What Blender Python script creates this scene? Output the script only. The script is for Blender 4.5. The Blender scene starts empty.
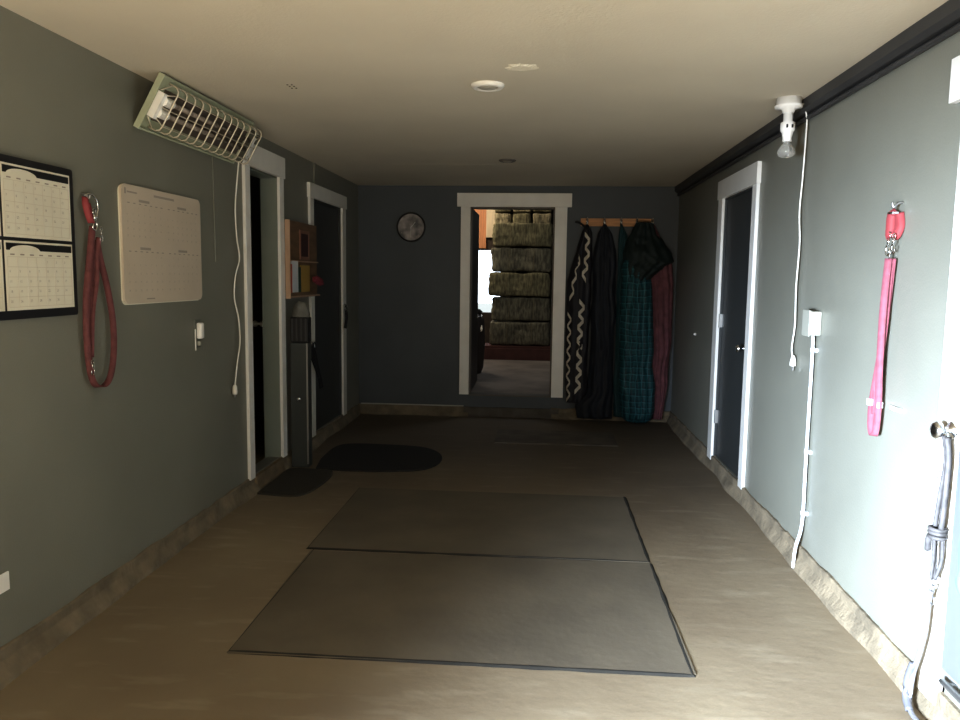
import bpy, bmesh, math, random
from mathutils import Vector, Matrix, noise
random.seed(7)
C = bpy.context.scene.collection
W, D, H = 3.3213, 8.0587, 2.42
PI = math.pi

# ------------------------------------------------------------------ materials
def mat(name, col, rough=.7, metal=0, var=.0, scale=6, bump=0, bscale=60, col2=None, emit=None, stretch=None, detail=4):
    m = bpy.data.materials.new(name); m.use_nodes = True
    nt = m.node_tree; N = nt.nodes; L = nt.links
    b = N['Principled BSDF']
    b.inputs['Base Color'].default_value = (*col, 1)
    b.inputs['Roughness'].default_value = rough
    b.inputs['Metallic'].default_value = metal
    if var or col2 or bump:
        tc = N.new('ShaderNodeTexCoord'); mp = N.new('ShaderNodeMapping')
        if stretch: mp.inputs['Scale'].default_value = stretch
        L.new(tc.outputs['Object'], mp.inputs['Vector'])
    if var or col2:
        n = N.new('ShaderNodeTexNoise'); n.inputs['Scale'].default_value = scale; n.inputs['Detail'].default_value = detail
        L.new(mp.outputs[0], n.inputs['Vector'])
        r = N.new('ShaderNodeValToRGB')
        c2 = col2 if col2 else tuple(c*(1-var) for c in col)
        r.color_ramp.elements[0].position = .35; r.color_ramp.elements[1].position = .65
        r.color_ramp.elements[0].color = (*c2, 1); r.color_ramp.elements[1].color = (*col, 1)
        L.new(n.outputs['Fac'], r.inputs['Fac']); L.new(r.outputs['Color'], b.inputs['Base Color'])
    if bump:
        n2 = N.new('ShaderNodeTexNoise'); n2.inputs['Scale'].default_value = bscale; n2.inputs['Detail'].default_value = 5
        L.new(mp.outputs[0], n2.inputs['Vector'])
        bp = N.new('ShaderNodeBump'); bp.inputs['Strength'].default_value = bump; bp.inputs['Distance'].default_value = .01
        L.new(n2.outputs['Fac'], bp.inputs['Height']); L.new(bp.outputs[0], b.inputs['Normal'])
    if emit:
        b.inputs['Emission Color'].default_value = (*col, 1); b.inputs['Emission Strength'].default_value = emit
    return m

wall_paint = mat('grey_green_wall_paint', (.232, .230, .192), .42, var=.10, scale=1.6, bump=.12, bscale=120)
back_paint = mat('slate_wall_paint_dimmed', (.085, .098, .108), .55, var=.12, scale=2, bump=.12, bscale=90)  # slate paint, colour lowered to carry the light's falloff at the far wall
ceil_paint = mat('ceiling_paint', (.66, .61, .51), .85, var=.07, scale=1.3, bump=.15, bscale=80)
trim_white = mat('white_trim_paint', (.80, .79, .75), .4, var=.05, scale=8)
curb_mat = mat('rough_concrete_curb', (.25, .205, .14), .95, var=.4, scale=7, bump=.9, bscale=30)
door_dark = mat('dark_grey_door_paint', (.045, .05, .05), .5, var=.1, scale=3)
door_green = mat('grey_green_door_paint', (.24, .265, .225), .5, var=.08, scale=3)
door_pale = mat('pale_grey_door_paint', (.13, .138, .135), .5, var=.06, scale=3)
chrome = mat('chrome', (.75, .75, .74), .22, 1)
steel = mat('dull_steel', (.38, .38, .37), .4, .9)
black = mat('black_plastic', (.012, .012, .013), .5)
blackcloth = mat('black_webbing', (.015, .015, .017), .85)
red_web = mat('faded_red_webbing', (.155, .052, .052), .8, var=.3, scale=30)
red_bright = mat('red_webbing', (.26, .05, .055), .7)
pink_web = mat('pink_red_webbing', (.26, .085, .11), .8, var=.25, scale=40)
white_pl = mat('white_plastic', (.82, .81, .78), .35)
cord_white = mat('off_white_cord', (.75, .73, .67), .5)
paper = mat('paper', (.80, .77, .65), .7, var=.04, scale=4)
board_beige = mat('glossy_beige_board', (.60, .52, .42), .3, var=.05, scale=5)
ink = mat('faded_print', (.34, .30, .26), .8)
ink_soft = mat('grey_print', (.38, .34, .29), .8)
grid_ink = mat('pale_grid_print', (.56, .51, .42), .8)
enamel = mat('pale_green_enamel', (.42, .45, .33), .45, var=.08, scale=5)
wire = mat('bright_wire', (.62, .57, .47), .4, .5)
wood = mat('pine_board', (.20, .12, .065), .6, var=.3, scale=4, stretch=(1, 1, 6))
rackwood = mat('rack_pine', (.62, .33, .15), .55, var=.25, scale=8, stretch=(.6, 6, 6))
rubber = mat('grey_rubber_mat', (.178, .150, .108), .85, var=.22, scale=2.2, bump=.12, bscale=28)
rubber_black = mat('black_rubber_mat', (.018, .017, .016), .9, bump=.3, bscale=60)
graymetal = mat('grey_cabinet_paint', (.055, .062, .058), .45, var=.1, scale=4)
grey_pl = mat('grey_utility_plastic', (.36, .36, .31), .5)
dark_trim = mat('dark_grey_trim_paint', (.06, .06, .06), .5, var=.2, scale=4)

def floor_mat():
    m = bpy.data.materials.new('worn_concrete_floor'); m.use_nodes = True
    nt = m.node_tree; N = nt.nodes; L = nt.links; b = N['Principled BSDF']
    tc = N.new('ShaderNodeTexCoord')
    def noi(s, d, st=(1, 1, 1)):
        mp = N.new('ShaderNodeMapping'); mp.inputs['Scale'].default_value = st
        n = N.new('ShaderNodeTexNoise'); n.inputs['Scale'].default_value = s; n.inputs['Detail'].default_value = d
        L.new(tc.outputs['Object'], mp.inputs[0]); L.new(mp.outputs[0], n.inputs['Vector']); return n
    a = noi(.9, 6, (1, .8, 1)); r = N.new('ShaderNodeValToRGB')
    r.color_ramp.elements[0].position = .3; r.color_ramp.elements[0].color = (.21, .163, .108, 1)
    r.color_ramp.elements[1].position = .7; r.color_ramp.elements[1].color = (.33, .272, .188, 1)
    L.new(a.outputs['Fac'], r.inputs['Fac'])
    c = noi(5, 6, (.6, 2.2, 1)); r2 = N.new('ShaderNodeValToRGB')
    r2.color_ramp.elements[0].position = .55; r2.color_ramp.elements[0].color = (0, 0, 0, 1)
    r2.color_ramp.elements[1].position = .80; r2.color_ramp.elements[1].color = (.33, .33, .33, 1)
    L.new(c.outputs['Fac'], r2.inputs['Fac'])
    mx = N.new('ShaderNodeMixRGB'); mx.inputs['Color2'].default_value = (.52, .46, .35, 1)
    L.new(r2.outputs['Color'], mx.inputs['Fac']); L.new(r.outputs['Color'], mx.inputs['Color1'])
    # fading light towards the far end of the aisle, put into the colour
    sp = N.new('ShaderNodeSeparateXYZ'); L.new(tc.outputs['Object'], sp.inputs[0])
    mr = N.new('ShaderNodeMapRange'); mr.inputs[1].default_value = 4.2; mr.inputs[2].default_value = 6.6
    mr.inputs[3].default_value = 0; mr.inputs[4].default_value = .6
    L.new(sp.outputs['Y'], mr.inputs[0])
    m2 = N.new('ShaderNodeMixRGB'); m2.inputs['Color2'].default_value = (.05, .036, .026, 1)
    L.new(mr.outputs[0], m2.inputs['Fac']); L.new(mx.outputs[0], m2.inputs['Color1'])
    L.new(m2.outputs[0], b.inputs['Base Color']); b.inputs['Roughness'].default_value = .72
    n3 = noi(14, 8, (.8, 1.2, 1)); bp = N.new('ShaderNodeBump'); bp.inputs['Strength'].default_value = .35; bp.inputs['Distance'].default_value = .006
    L.new(n3.outputs['Fac'], bp.inputs['Height']); L.new(bp.outputs[0], b.inputs['Normal'])
    return m

def hay_mat(name, c1, c2):
    m = mat(name, c1, .95, col2=c2, scale=34, bump=1.0, bscale=50, stretch=(1, 1, .25), detail=8)
    return m

def plaid_mat(name, base, light, dark, sx, sz):
    m = bpy.data.materials.new(name); m.use_nodes = True
    nt = m.node_tree; N = nt.nodes; L = nt.links; b = N['Principled BSDF']; b.inputs['Roughness'].default_value = .6
    tc = N.new('ShaderNodeTexCoord'); sp = N.new('ShaderNodeSeparateXYZ'); L.new(tc.outputs['Object'], sp.inputs[0])
    # cloth wrinkles shift the checks a little
    nz = N.new('ShaderNodeTexNoise'); nz.inputs['Scale'].default_value = 5; L.new(tc.outputs['Object'], nz.inputs['Vector'])
    def band(out, s, th):
        a = N.new('ShaderNodeMath'); a.operation = 'MULTIPLY_ADD'; a.inputs[1].default_value = s; L.new(out, a.inputs[0])
        k = N.new('ShaderNodeMath'); k.operation = 'MULTIPLY'; k.inputs[1].default_value = s*.06; L.new(nz.outputs['Fac'], k.inputs[0])
        L.new(k.outputs[0], a.inputs[2])
        f = N.new('ShaderNodeMath'); f.operation = 'FRACT'; L.new(a.outputs[0], f.inputs[0])
        g = N.new('ShaderNodeMath'); g.operation = 'LESS_THAN'; g.inputs[1].default_value = th; L.new(f.outputs[0], g.inputs[0]); return g
    bx, bz = band(sp.outputs['X'], sx, .45), band(sp.outputs['Z'], sz, .42)
    tx, tz = band(sp.outputs['X'], sx, .12), band(sp.outputs['Z'], sz, .12)
    def mix(fac, k, c1, c2):
        x = N.new('ShaderNodeMixRGB'); q = N.new('ShaderNodeMath'); q.operation = 'MULTIPLY'; q.inputs[1].default_value = k
        L.new(fac.outputs[0], q.inputs[0]); L.new(q.outputs[0], x.inputs['Fac'])
        if isinstance(c1, tuple): x.inputs['Color1'].default_value = (*c1, 1)
        else: L.new(c1.outputs[0], x.inputs['Color1'])
        x.inputs['Color2'].default_value = (*c2, 1); return x
    a = mix(bx, .6, base, dark); a = mix(bz, .6, a, dark); a = mix(tx, .7, a, light); a = mix(tz, .7, a, light)
    L.new(a.outputs[0], b.inputs['Base Color'])
    n2 = N.new('ShaderNodeTexNoise'); n2.inputs['Scale'].default_value = 14; n2.inputs['Detail'].default_value = 3
    bp = N.new('ShaderNodeBump'); bp.inputs['Strength'].default_value = .9; bp.inputs['Distance'].default_value = .02
    L.new(tc.outputs['Object'], n2.inputs['Vector']); L.new(n2.outputs['Fac'], bp.inputs['Height']); L.new(bp.outputs[0], b.inputs['Normal'])
    return m

# ------------------------------------------------------------------ helpers
def obj(name, bm, m, parent=None, smooth=False, world=True):
    me = bpy.data.meshes.new(name)
    bmesh.ops.recalc_face_normals(bm, faces=bm.faces)
    bm.to_mesh(me); bm.free()
    if m: me.materials.append(m)
    if smooth:
        for p in me.polygons: p.use_smooth = True
    o = bpy.data.objects.new(name, me); C.objects.link(o)
    if parent:
        o.parent = parent
        if world:   # geometry is given in world metres: keep it in place under a located parent
            o.matrix_parent_inverse = Matrix.Translation(-Vector(parent.location))
    return o
def tag(o, label, cat, group=None):
    o['label'] = label; o['category'] = cat
    if group: o['group'] = group
    return o
def thing(name, label, cat, loc, group=None):
    o = bpy.data.objects.new(name, None); C.objects.link(o); o.location = loc; o.empty_display_size = .05
    return tag(o, label, cat, group)
def struct(name, bm, m, parent=None, smooth=False):
    o = obj(name, bm, m, parent, smooth)
    if not parent: o['kind'] = 'structure'
    return o
def box(bm, x0, x1, y0, y1, z0, z1, bev=0):
    g = bmesh.ops.create_cube(bm, size=1)
    vs = g['verts']
    for v in vs:
        v.co = Vector(((x0+x1)/2+v.co.x*(x1-x0), (y0+y1)/2+v.co.y*(y1-y0), (z0+z1)/2+v.co.z*(z1-z0)))
    if bev:
        es = list({e for v in vs for e in v.link_edges})
        bmesh.ops.bevel(bm, geom=es, offset=bev, segments=2, affect='EDGES', profile=.5)
    return bm
def B(*a, **k): return box(bmesh.new(), *a, **k)
def catmull(P, n=8):
    P = [Vector(p) for p in P]
    if len(P) < 3: return P
    out = []
    Q = [P[0]*2-P[1]]+P+[P[-1]*2-P[-2]]
    for i in range(1, len(Q)-2):
        for k in range(n):
            t = k/n; a, b, c, d = Q[i-1], Q[i], Q[i+1], Q[i+2]
            out.append(.5*((2*b)+(c-a)*t+(2*a-5*b+4*c-d)*t*t+(3*b-a-3*c+d)*t**3))
    out.append(P[-1]); return out
def tube(bm, P, r, seg=8, smooth=6, closed=False, cap=True):
    P = catmull(P, smooth) if smooth else [Vector(p) for p in P]
    rings = []; up = Vector((.13, .31, .94)).normalized()
    n = len(P)
    for i, p in enumerate(P):
        if closed: t = P[(i+1) % n]-P[i-1]
        else: t = P[min(i+1, n-1)]-P[max(i-1, 0)]
        t.normalize(); a = t.cross(up)
        if a.length < .05: a = t.cross(Vector((1, 0, 0)))
        a.normalize(); b = t.cross(a)
        rr = r(i/(n-1)) if callable(r) else r
        rings.append([bm.verts.new(p+(a*math.cos(2*PI*k/seg)+b*math.sin(2*PI*k/seg))*rr) for k in range(seg)])
    for i in range(n if closed else n-1):
        A, Bv = rings[i], rings[(i+1) % n]
        for k in range(seg): bm.faces.new((A[k], A[(k+1) % seg], Bv[(k+1) % seg], Bv[k]))
    if cap and not closed: bm.faces.new(rings[0]); bm.faces.new(rings[-1])
    return bm
def T(P, r, **k): return tube(bmesh.new(), P, r, **k)
def ribbon(bm, P, w, t, wd, smooth=8):
    P = catmull(P, smooth); n = len(P); rings = []
    for i, p in enumerate(P):
        tg = (P[min(i+1, n-1)]-P[max(i-1, 0)]).normalized()
        wv = Vector(wd(i/(n-1)) if callable(wd) else wd); wv = (wv-tg*wv.dot(tg)).normalized(); nv = tg.cross(wv)
        rings.append([bm.verts.new(p+wv*sx*w/2+nv*sy*t/2) for sx, sy in ((-1, -1), (1, -1), (1, 1), (-1, 1))])
    for i in range(n-1):
        for k in range(4): bm.faces.new((rings[i][k], rings[i][(k+1) % 4], rings[i+1][(k+1) % 4], rings[i+1][k]))
    bm.faces.new(rings[0]); bm.faces.new(rings[-1]); return bm
def lathe(bm, prof, c, axis='z', seg=32, cap=True):
    """prof: list of (radius, height); axis z/y/x"""
    rings = []
    for r, h in prof:
        ring = []
        for k in range(seg):
            a = 2*PI*k/seg; u, v = r*math.cos(a), r*math.sin(a)
            d = {'z': (u, v, h), 'y': (u, h, v), 'x': (h, u, v)}[axis]
            ring.append(bm.verts.new(Vector(c)+Vector(d)))
        rings.append(ring)
    for a, b in zip(rings, rings[1:]):
        for k in range(seg): bm.faces.new((a[k], a[(k+1) % seg], b[(k+1) % seg], b[k]))
    if cap and prof[0][0] > 0: bm.faces.new(rings[0])
    if cap and prof[-1][0] > 0: bm.faces.new(rings[-1])
    bmesh.ops.remove_doubles(bm, verts=bm.verts, dist=1e-6)
    return bm
def LA(*a, **k): return lathe(bmesh.new(), *a, **k)
def rrect(bm, y0, y1, z0, z1, x0, x1, r, seg=6):
    """rounded plate lying on a side wall"""
    pts = []
    for cy, cz, a0 in ((y1-r, z1-r, 0), (y0+r, z1-r, PI/2), (y0+r, z0+r, PI), (y1-r, z0+r, 1.5*PI)):
        for k in range(seg+1):
            a = a0+k/seg*PI/2; pts.append((cy+r*math.cos(a), cz+r*math.sin(a)))
    A = [bm.verts.new((x0, y, z)) for y, z in pts]; Bq = [bm.verts.new((x1, y, z)) for y, z in pts]
    bm.faces.new(A); bm.faces.new(Bq)
    for i in range(len(pts)):
        j = (i+1) % len(pts); bm.faces.new((A[i], A[j], Bq[j], Bq[i]))
    return bm
_txt = {}
def glyph(s):
    if s not in _txt:
        cu = bpy.data.curves.new('t', 'FONT'); cu.body = s; cu.size = 1; cu.resolution_u = 2
        o = bpy.data.objects.new('t', cu); C.objects.link(o)
        bpy.context.view_layer.update()
        me = o.to_mesh()
        _txt[s] = ([v.co.copy() for v in me.vertices], [tuple(p.vertices) for p in me.polygons])
        o.to_mesh_clear(); bpy.data.objects.remove(o); bpy.data.curves.remove(cu)
    return _txt[s]
def text_left(bm, s, y, z, size, x):
    """lettering on the left wall, reading towards +y, face towards +x"""
    vs, fs = glyph(s)
    V = [bm.verts.new((x, y+v.x*size, z+v.y*size)) for v in vs]
    for f in fs:
        try: bm.faces.new([V[i] for i in f])
        except ValueError: pass

# ------------------------------------------------------------------ room shell
Y0 = -.9
def wall_boxes(bm, a0, a1, z0, z1, t0, t1, opens, axis):
    cuts = sorted(opens)
    cur = a0
    def bx(u0, u1, w0, w1):
        if u1-u0 < 1e-4 or w1-w0 < 1e-4: return
        if axis == 'y': box(bm, t0, t1, u0, u1, w0, w1)
        else: box(bm, u0, u1, t0, t1, w0, w1)
    for o0, o1, p0, p1 in cuts:
        bx(cur, o0, z0, z1); bx(o0, o1, z0, p0); bx(o0, o1, p1, z1); cur = o1
    bx(cur, a1, z0, z1)
    return bm
struct('wall_left', wall_boxes(bmesh.new(), Y0, D+.14, 0, H+.1, -.1, 0, [(4.98, 5.57, .11, 2.18), (6.40, 7.34, .11, 2.12)], 'y'), wall_paint)
struct('wall_right', wall_boxes(bmesh.new(), Y0, D+.14, 0, H+.1, W, W+.12, [(5.22, 6.06, .11, 2.10), (1.70, 2.585, .16, 2.09)], 'y'), wall_paint)
struct('wall_back', wall_boxes(bmesh.new(), 0, W, 0, H, D, D+.14, [(1.19, 2.065, .235, 2.205)], 'x'), back_paint)
struct('wall_front', wall_boxes(bmesh.new(), -.1, W+.12, 0, H+.1, Y0-.14, Y0, [(.30, 3.0, 0, 2.3)], 'x'), wall_paint)
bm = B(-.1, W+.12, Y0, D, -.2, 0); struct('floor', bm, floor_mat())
struct('ceiling', B(-.1, W+.12, Y0, D+.14, H, H+.12), ceil_paint)
# ceiling board seams and battens
for i, y in enumerate((6.52,)):
    struct('trim_%d' % (i+1), B(.0 if i == 0 else .3, 1.9 if i == 0 else .62, y, y+.022, H-.0015, H-.0003), ceil_paint)

def curb(name, a0, a1, axis, skip=(), top=.11, dep=.025):
    bm = bmesh.new()
    segs = []; c = a0
    for s0, s1 in skip: segs.append((c, s0)); c = s1
    segs.append((c, a1))
    for s0, s1 in segs:
        n = max(2, int((s1-s0)/.06)); rows = []
        for i in range(n+1):
            a = s0+(s1-s0)*i/n; k = noise.noise(Vector((a*2.3, 1.7 if axis == 'R' else .2, 0)))
            k2 = noise.noise(Vector((a*9, 4.7, 0)))
            d0 = dep+.03+.03*k; d1 = dep+.006*k2; tp = top+.012*k2+.01*k
            prof = [(0, -.01), (d0, -.01), (d0*.9, .02), (d1, tp*.6), (d1, tp-.006), (d1-.006, tp), (0, tp)]
            if axis == 'L': vs = [bm.verts.new((u, a, z)) for u, z in prof]
            elif axis == 'R': vs = [bm.verts.new((W-u, a, z)) for u, z in prof]
            else: vs = [bm.verts.new((a, D-u, z)) for u, z in prof]
            rows.append(vs)
        for p, q in zip(rows, rows[1:]):
            for k in range(len(p)-1): bm.faces.new((p[k], p[k+1], q[k+1], q[k]))
        bm.faces.new(rows[0]); bm.faces.new(rows[-1])
    return struct(name, bm, curb_mat)
curb('baseboard_left', Y0, D, 'L', dep=.012, skip=((4.99, 5.545),))
curb('baseboard_right', Y0, D, 'R', dep=.018)
curb('baseboard_back', .0, 1.19, 'B', dep=.02, top=.105)
curb('baseboard_back_right', 2.07, W, 'B', dep=.02, top=.105)
struct('trim_3', B(.03, 1.14, D-.034, D-.021, .106, .118), mat('pale_edge_highlight', (.42, .42, .38), .6))  # highlight along the curb's upper edge, put in as a pale strip
# dark boxed beam and thin conduit where the right wall meets the ceiling
bm = bmesh.new()
n = 60; rows = []
for i in range(n+1):
    y = Y0+(D-Y0)*i/n; k = .004*noise.noise(Vector((y*1.5, 0, 0)))
    rows.append([bm.verts.new(p) for p in ((W, y, H), (W-.05+k, y, H), (W-.052+k, y, H-.05), (W-.03+k, y, H-.066), (W, y, H-.07))])
for p, q in zip(rows, rows[1:]):
    for k in range(4): bm.faces.new((p[k], p[k+1], q[k+1], q[k]))
bm.faces.new(rows[0]); bm.faces.new(rows[-1])
struct('trim_4', bm, dark_trim)
struct('trim_5', T([(W-.014, Y0, H-.088), (W-.014, 3, H-.087), (W-.014, 5.5, H-.088), (W-.014, D, H-.087)], .013), dark_trim)
struct('trim_6', B(0, .012, 6.46, 6.50, 2.24, H), wall_paint)     # painted cable cover above the far left door

# door casings --------------------------------------------------
def casing(name, side, y0, y1, z0, z1, wa, wb, head, over, leafm, jm=None, t=.022, z0a=None, z0b=None):
    """casing round an opening y0..y1 in a side wall: wa/wb widths of near/far stiles"""
    jm = jm or trim_white
    def X(a, b): return (a, b) if side == 'L' else (W-b, W-a)
    z0a = z0 if z0a is None else z0a; z0b = z0 if z0b is None else z0b
    st = bmesh.new(); x = X(0, t)
    box(st, *x, y0-wa, y0, z0a, z1, bev=.002); box(st, *x, y1, y1+wb, z0b, z1, bev=.002)
    o = struct(name, st, trim_white)
    hd = X(0, t+.006)
    struct('head_board', B(*hd, y0-wa-over, y1+wb+over, z1, z1+head, bev=.002), trim_white, o)
    j = bmesh.new(); xj = X(-.12, 0)
    box(j, *xj, y0-.001, y0+.012, z0, z1); box(j, *xj, y1-.012, y1+.001, z0, z1); box(j, *xj, y0+.012, y1-.012, z1-.012, z1)
    struct('jamb', j, jm, o)
    return o
def knob(x, y, z, side, parent, r=.027, m=chrome):
    s = 1 if side == 'L' else -1
    return obj('door_knob', LA([(r*.95, 0), (r*1.0, .006*s), (r*.42, .010*s), (r*.38, .03*s), (r*.9, .036*s), (r, .05*s), (r*.8, .062*s), (0, .066*s)], (x, y, z), axis='x', seg=20), m, parent, True)

c1 = casing('door_1', 'L', 4.98, 5.555, .10, 2.185, .085, .09, .15, .02, None, door_green)
# leaf standing open in the side room behind door 1
bm = bmesh.new(); box(bm, 0, .14, -.035, 0, .14, 2.25, bev=.002)
bmesh.ops.transform(bm, matrix=Matrix.Translation((-.25, 5.95, 0)) @ Matrix.Rotation(math.radians(-10), 4, 'Z'), verts=bm.verts)
lf = struct('open_leaf', bm, door_green, c1)
for s in (-1, 1):
    k = LA([(.024, 0), (.011, .006), (.010, .03), (.022, .036), (.026, .05), (.019, .062), (0, .065)], (0, 0, 0), axis='x', seg=18)
    bmesh.ops.transform(k, matrix=Matrix.Translation((-.262+.004*s, 5.905, 1.09)) @ Matrix.Rotation(0 if s > 0 else PI, 4, 'Z'), verts=k.verts)
    obj('door_knob', k, mat('bright_knob_metal', (.7, .68, .6), .3, .3), lf, True)
c2 = casing('door_2', 'L', 6.40, 7.34, .10, 2.12, .10, .12, .12, .02, None, door_dark)
l2 = struct('door_leaf', B(-.06, -.02, 6.412, 7.328, .112, 2.108), door_dark, c2)
cr = casing('door_3', 'R', 5.22, 6.06, .09, 2.10, .10, .13, .14, .015, None, door_dark, z0b=.07)
l3 = struct('door_leaf', B(W+.015, W+.055, 5.232, 6.048, .112, 2.088), door_dark, cr)
knob(W+.015, 5.33, 1.02, 'R', l3)
for z in (1.17, .42):
    bm = bmesh.new(); box(bm, W-.003, W+.016, 6.03, 6.06, z-.05, z+.05)
    tube(bm, [(W-.004, 6.045, z-.052), (W-.004, 6.045, z+.052)], .007, smooth=0)
    obj('hinge', bm, steel, l3)
# near right door
c4 = casing('door_4', 'R', 1.70, 2.575, .03, 2.085, .12, .125, .145, .08, None, trim_white)
l4 = struct('door_leaf', B(W-.018, W+.03, 1.714, 2.561, .20, 2.07), door_pale, c4)
obj('bottom_seal', B(W-.016, W+.034, 1.714, 2.561, .163, .2), mat('grey_seal_strip', (.2, .2, .19), .6), l4)
# slim steel bar lying across the foot of the near right door
bm = T([(W-.045, 2.50, .185), (W-.045, 2.2, .185), (W-.045, 1.75, .185)], .011)
bar = obj('barrier_bar', bm, steel, None, True)
tag(bar, 'thin horizontal steel bar across the foot of the near right door', 'bar')
for y in (2.47, 1.78):
    obj('bracket', B(W-.046, W-.0165, y-.006, y+.006, .178, .192, bev=.001), steel, bar)

# back doorway casing
bm = bmesh.new(); yb = D-.025
box(bm, 1.09, 1.19, yb, D, .235, 2.205, bev=.002); box(bm, 2.065, 2.19, yb, D, .225, 2.205, bev=.002)
c5 = struct('door_5', bm, trim_white)
struct('head_board', B(1.05, 2.235, yb-.008, D, 2.205, 2.345, bev=.002), trim_white, c5)
bm = bmesh.new(); box(bm, 1.19, 1.205, D, D+.14, .235, 2.205); box(bm, 2.05, 2.065, D, D+.14, .235, 2.205); box(bm, 1.205, 2.05, D, D+.14, 2.19, 2.205)
struct('jamb', bm, mat('brown_grey_jamb', (.16, .14, .12), .6), c5)
struct('threshold', B(1.19, 2.065, D-.012, D+.14, .222, .236), mat('worn_sill', (.13, .12, .10), .7), c5)
# dark leaf of the hay room door folded back
bm = B(1.165, 1.20, D+.16, D+.98, .25, 2.2, bev=.003); lf5 = struct('door_leaf', bm, black, c5)
knob(1.20, D+.90, 1.02, 'L', lf5, .022)
# joint line on the plinth below the back door
struct('trim_7', B(1.14, 2.15, D-.03, D, .0, .10), mat('dark_concrete_plinth', (.13, .115, .095), .9, var=.3, scale=8, bump=.5))

# side room behind door 1
bm = bmesh.new()
box(bm, -1.9, -1.8, 4.3, 7.2, 0, 2.6); box(bm, -1.8, -.1, 4.2, 4.3, 0, 2.6); box(bm, -1.8, -.1, 7.2, 7.3, 0, 2.6)
struct('wall_side_room', bm, mat('side_room_paint', (.06, .06, .052), .8))
struct('floor_side_room', B(-1.8, -.1, 4.3, 7.2, -.1, .10), mat('side_room_boards', (.17, .125, .075), .8, var=.4, scale=8, stretch=(4, 1, 1)))
struct('ceiling_side_room', B(-1.8, -.1, 4.3, 7.2, 2.5, 2.6), ceil_paint)
struct('trim_8', B(-.1, .028, 4.99, 5.545, .0, .105), mat('worn_wood_sill', (.24, .18, .11), .8, var=.4, scale=9))

# hay room beyond the back door
hy = mat('hay_room_boards', (.10, .075, .055), .9, var=.4, scale=5, stretch=(8, 1, 1))
bm = wall_boxes(bmesh.new(), -1.6, 5, .2, 3.4, 13.0, 13.1, [(.80, 1.25, .88, 1.93)], 'x')
struct('wall_hay_room_back', bm, hy)
bm = bmesh.new(); box(bm, -1.7, -1.6, D+.14, 13.1, 0, 3.4); box(bm, 5, 5.1, D+.14, 13.1, 0, 3.4)
box(bm, -1.6, -.1, D+.14, D+.2, 0, 3.4); box(bm, W+.12, 5, D+.14, D+.2, 0, 3.4); box(bm, -.1, W+.12, D+.14, D+.2, H+.1, 3.4)
struct('wall_hay_room', bm, hy)
struct('ceiling_hay_room', B(-1.7, 5.1, D+.14, 13.1, 3.4, 3.5), hy)
struct('floor_hay_room', B(-1.7, 5.1, D+.14, 13.1, 0, .222), mat('dusty_barn_floor', (.26, .225, .19), .9, var=.3, scale=2.5, bump=.4, bscale=20))
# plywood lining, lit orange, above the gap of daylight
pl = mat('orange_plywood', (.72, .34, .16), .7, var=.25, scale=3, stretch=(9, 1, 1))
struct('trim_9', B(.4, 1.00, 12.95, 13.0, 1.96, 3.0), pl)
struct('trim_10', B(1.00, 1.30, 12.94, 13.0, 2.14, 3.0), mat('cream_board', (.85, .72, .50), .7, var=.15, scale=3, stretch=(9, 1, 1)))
struct('ground_outside', B(-30, 30, -40, Y0-.14, -.2, -.02), mat('pale_gravel', (.46, .41, .32), .95, var=.2, scale=3))
struct('ground_behind', B(-30, 30, 13.12, 40, -.2, .1), mat('pale_gravel_far', (.5, .48, .42), .95))

# ------------------------------------------------------------------ floor mats
def floor_mat_obj(name, x0, x1, y0, y1, t, m, label, cat, skew=0, z=0, rot=0):
    bm = bmesh.new(); nx, ny = 14, 10; rows = []
    cx, cy = (x0+x1)/2, (y0+y1)/2
    def P(u, v, zz):
        p = Vector((u-cx, v-cy, 0)); p.rotate(Matrix.Rotation(rot, 3, 'Z')); return Vector((p.x+cx, p.y+cy, zz))
    pts = []
    def edge(ax, ay, bx_, by_, n):
        for i in range(n):
            f = i/n; x, y = ax+(bx_-ax)*f, ay+(by_-ay)*f
            k = .004*noise.noise(Vector((x*6, y*6, 3))); pts.append((x+k, y+k))
    edge(x0, y0, x1, y0, nx); edge(x1, y0, x1, y1, ny); edge(x1, y1, x0, y1, nx); edge(x0, y1, x0, y0, ny)
    A = [bm.verts.new(P(x, y, z)) for x, y in pts]; Bq = [bm.verts.new(P(x, y, z+t)) for x, y in pts]
    for i in range(len(pts)):
        j = (i+1) % len(pts); bm.faces.new((A[i], A[j], Bq[j], Bq[i]))
    bm.faces.new(A); bm.faces.new(Bq)
    return tag(obj(name, bm, m), label, cat)
mt1 = floor_mat_obj('rubber_mat', .735, 2.545, 2.79, 3.925, .005, rubber, 'large grey rubber mat, nearest the viewer of the two laid edge to edge', 'mat', rot=.012)
mt2 = floor_mat_obj('rubber_mat', .70, 2.535, 3.945, 5.15, .005, rubber, 'large grey rubber mat just beyond the nearest one, second in the aisle', 'mat', rot=-.004)
floor_mat_obj('rubber_mat', 1.55, 2.65, 6.75, 7.35, .008, mat('dusty_grey_mat', (.16, .14, .115), .9, var=.3, scale=5), 'dusty flat mat on the floor before the back doorway', 'mat')
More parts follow.
